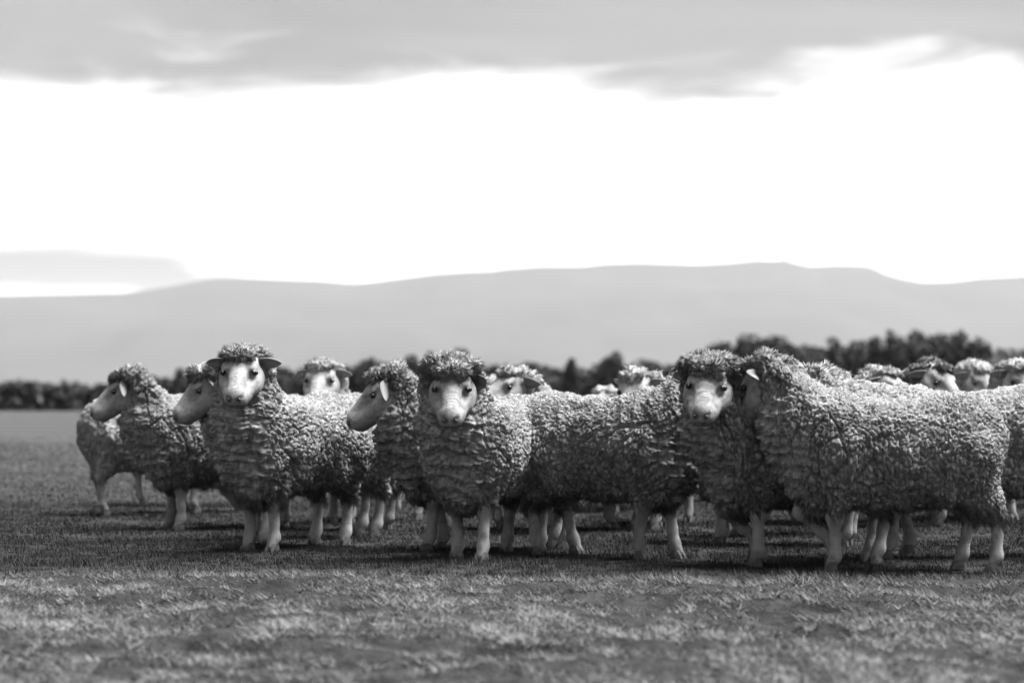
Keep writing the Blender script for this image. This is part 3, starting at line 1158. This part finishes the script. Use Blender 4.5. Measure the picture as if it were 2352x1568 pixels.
        t0, t1, t2, t3 = o + i, o + cnt + i, o + 2 * cnt + i, o + 3 * cnt + i
        tris = np.concatenate([np.stack([t0, t1, t3], 1), np.stack([t1, t2, t3], 1), np.stack([t2, t0, t3], 1)])
        if level >= 2:                                   # single fibres standing off the surface
            cf = 14000 if level == 3 else 9000
            pk = rng.integers(0, len(n), cf)
            fn_, fp = n[pk], v2[pk]
            dr = fn_ * .8 + rng.normal(0, .55, (cf, 3)) + np.array([0, 0, -.3])
            dr /= np.linalg.norm(dr, axis=1, keepdims=True)
            sd_ = np.cross(dr, rng.normal(size=(cf, 3)))
            sd_ *= (rng.uniform(.0007, .0014, cf) / (np.linalg.norm(sd_, axis=1) + 1e-6))[:, None]
            base = fp - fn_ * .004
            o = len(v2)
            i = np.arange(cf)
            v2 = np.concatenate([v2, base - sd_, base + sd_, base + dr * rng.uniform(.012, .026, cf)[:, None]])
            tris = np.concatenate([tris, np.stack([o + i, o + cf + i, o + 2 * cf + i], 1)])
            tone = np.concatenate([tone, np.full(3 * cf, 1.1)])
    fm = mesh_np('fleece', v2, q, tris)
    at = fm.attributes.new('tone', 'FLOAT', 'POINT')
    at.data.foreach_set('value', tone.astype(np.float32))
    fl = obj('fleece', fm, wool or M_WOOL, root)
    tag(root, label, 'sheep', group)
    return root


SHEEP = [
    # nearest row, left to right
    dict(label='woolly sheep in left profile, foremost at the left end of the flock', px=405, py=1213, heading=212, head_to=186, pitch=32, seed=11, level=2, cheek=.9, up=-.0, ear=(.45, -1.9, .12, .034), cap=1.0),
    dict(label='sheep in left profile half hidden by the upright front facing sheep on the left', px=600, py=1238, heading=210, head_to=197, pitch=38, seed=12, level=2, cheek=1.0, ear=(.5, -1.2, .115, .034), cap=1.1),
    dict(label='upright sheep facing the camera, spotted face and both ears straight out', px=602, py=1267, heading=243, head_to=266, pitch=30, seed=13, level=3, up=.075, cheek=.25, cap=.85, fringe=.55, ear=(.12, .0), skin=M_SKIN_SPOT, spots=.35, reach=-.03),
    dict(label='bare faced sheep in left profile with one pale ear, beside the wide chested frontal sheep', fringe=.35, px=1000, py=1262, heading=196, head_to=184, pitch=36, seed=14, level=2, cheek=.5, cap=1.0, ear=(.55, -2.3, .115, .034), reach=-.05, up=-.03, legs={'FL': .05, 'FR': -.07}),
    dict(label='broad sheep staring straight at the camera with a tufted fringe, middle of the flock', px=1075, py=1284, heading=246, head_to=268, pitch=36, seed=15, level=3, cheek=1.0, cap=1.25, ear=(.8, .3), fringe=.9, legs={'FL': (.03, 0, .02), 'FR': (-.02, 0, -.01)}),
    dict(label='big side-on sheep facing right with its head hidden behind another face', px=1505, py=1283, heading=-38, head_to=30, pitch=30, up=.03, reach=-.02, seed=16, level=3, cheek=.8, cap=1.0, legs={'HL': .12, 'HR': .02, 'FL': .07, 'FR': -.05}),
    dict(label='sheep with patchy nose turning its face to the camera between two large fleeces', px=1724, py=1297, heading=200, head_to=256, reach=.03, pitch=30, seed=17, level=3, cheek=.8, cap=1.2, spots=.5, fringe=.85, ear=(.35, .3), legs={'FL': (.0, 0), 'FR': (-.06, .05, 0, .12), 'HL': .06}, roll=-4),
    dict(label='largest side-on sheep at the right walking left with its face turned away', px=1905, py=1307, heading=178, head_to=150, pitch=46, reach=.04, up=.02, fringe=.5, seed=18, level=3, longer=.95, cheek=.3, cap=1.2, ear=(.35, -.55, .11, .036), spots=0, legs={'FL': (.0, 0), 'FR': (-.0, .045, -.02, .13), 'HL': -.09, 'HR': .05}),
    dict(label='sheep behind the largest walking one, its long back and rump showing over it', px=2065, py=1278, heading=180, head_to=150, pitch=34, seed=19, level=2, scale=1.05, up=-.09, reach=.12, cheek=.8, cap=1.0, legs={'FL': (.06, 0), 'FR': (-.06, .02)}),
    # second row
    dict(label='sheep seen from its rump at the far left, head hidden by the foremost profile sheep', px=235, py=1182, heading=38, seed=21, level=1, anchor='hind', graze=True, legs={'HL': .06, 'HR': -.04}),
    dict(label='blurred pale faced sheep looking over the back of the spotted faced sheep', px=787, py=1200, heading=235, head_to=262, pitch=30, seed=22, level=1, cheek=.6, up=.07, wool=M_WOOL_PALE, ear=(.35, .2)),
    dict(label='sheep whose rump and hind legs show between spotted faced and bare faced sheep', px=880, py=1216, heading=160, head_to=110, up=-.15, seed=23, level=1, anchor='hind'),
    dict(label='pale woolly sheep with pricked ears facing left behind the tufted fringe sheep', px=1275, py=1223, heading=215, head_to=215, pitch=20, seed=24, level=1, wool=M_WOOL_PALE, cap=1.1),
    dict(label='low pale back just left of the pale woolly sheep with pricked ears', px=1205, py=1160, heading=150, head_to=120, seed=25, level=0, wool=M_WOOL_PALE, dist=19.5),
    dict(label='half hidden woolly capped head behind the middle of the side-on sheep facing right', px=1500, py=1210, heading=255, head_to=240, pitch=38, seed=26, level=1, wool=M_WOOL_PALE, cap=1.25, cheek=.5),
    dict(label='tiny pale back left of the half hidden woolly capped head', px=1470, py=1150, heading=190, head_to=200, seed=27, level=0, wool=M_WOOL_PALE, dist=20.0, up=-.07),
    dict(label='tiny pale back right of the half hidden woolly capped head', px=1482, py=1165, heading=60, head_to=60, seed=28, level=0, wool=M_WOOL_PALE, dist=18.5, up=-.02),
    dict(label='sheep behind the patchy nosed one of which only pale legs show', px=1660, py=1247, heading=165, head_to=20, pitch=50, seed=29, level=1, up=-.1),
    dict(label='blurred sheep with flat woolly brow looking right over the long back', px=1915, py=1225, heading=30, head_to=-25, pitch=28, seed=30, level=1, wool=M_WOOL_PALE, cap=1.0, cheek=.4),
    dict(label='pale blurred sheep head left of the dark faced one', px=2195, py=1165, heading=200, head_to=220, up=.03, seed=31, level=1, wool=M_WOOL_PALE, dist=18.5),
    dict(label='dark faced blurred sheep looking right in the back row', px=2055, py=1210, heading=-40, head_to=-50, pitch=34, seed=32, level=1, cap=1.1, up=.05, wool=M_WOOL_DARK, skin=M_SKIN_SPOT),
    dict(label='small pale blurred sheep head right of the dark faced one', px=2192, py=1175, heading=-70, head_to=-65, pitch=34, seed=33, level=1, wool=M_WOOL_PALE, dist=18.2, up=.07),
    dict(label='blurred woolly sheep head against the wood at the right edge of the picture', px=2298, py=1195, heading=-75, head_to=-80, pitch=34, seed=34, level=1, wool=M_WOOL_PALE, cap=1.15, up=.06),
    dict(label='sheep beyond the side-on one facing right, its legs in view below that belly', px=1400, py=1212, heading=5, head_to=60, up=-.12, seed=36, level=0),
    dict(label='sheep beyond the largest walking one, its pale legs in view under that belly', px=1905, py=1206, heading=175, head_to=120, up=-.12, seed=37, level=0),
    dict(label='far sheep behind the right hind legs of the largest walking one', px=2150, py=1196, heading=185, head_to=150, up=-.1, seed=38, level=0, anchor='hind'),
    dict(label='far sheep behind the left profile pair of which only blurred legs show', px=325, py=1160, heading=10, seed=35, level=0, anchor='hind', head_to=60, up=-.1),
]
for spec in SHEEP:
    build_sheep(**spec)
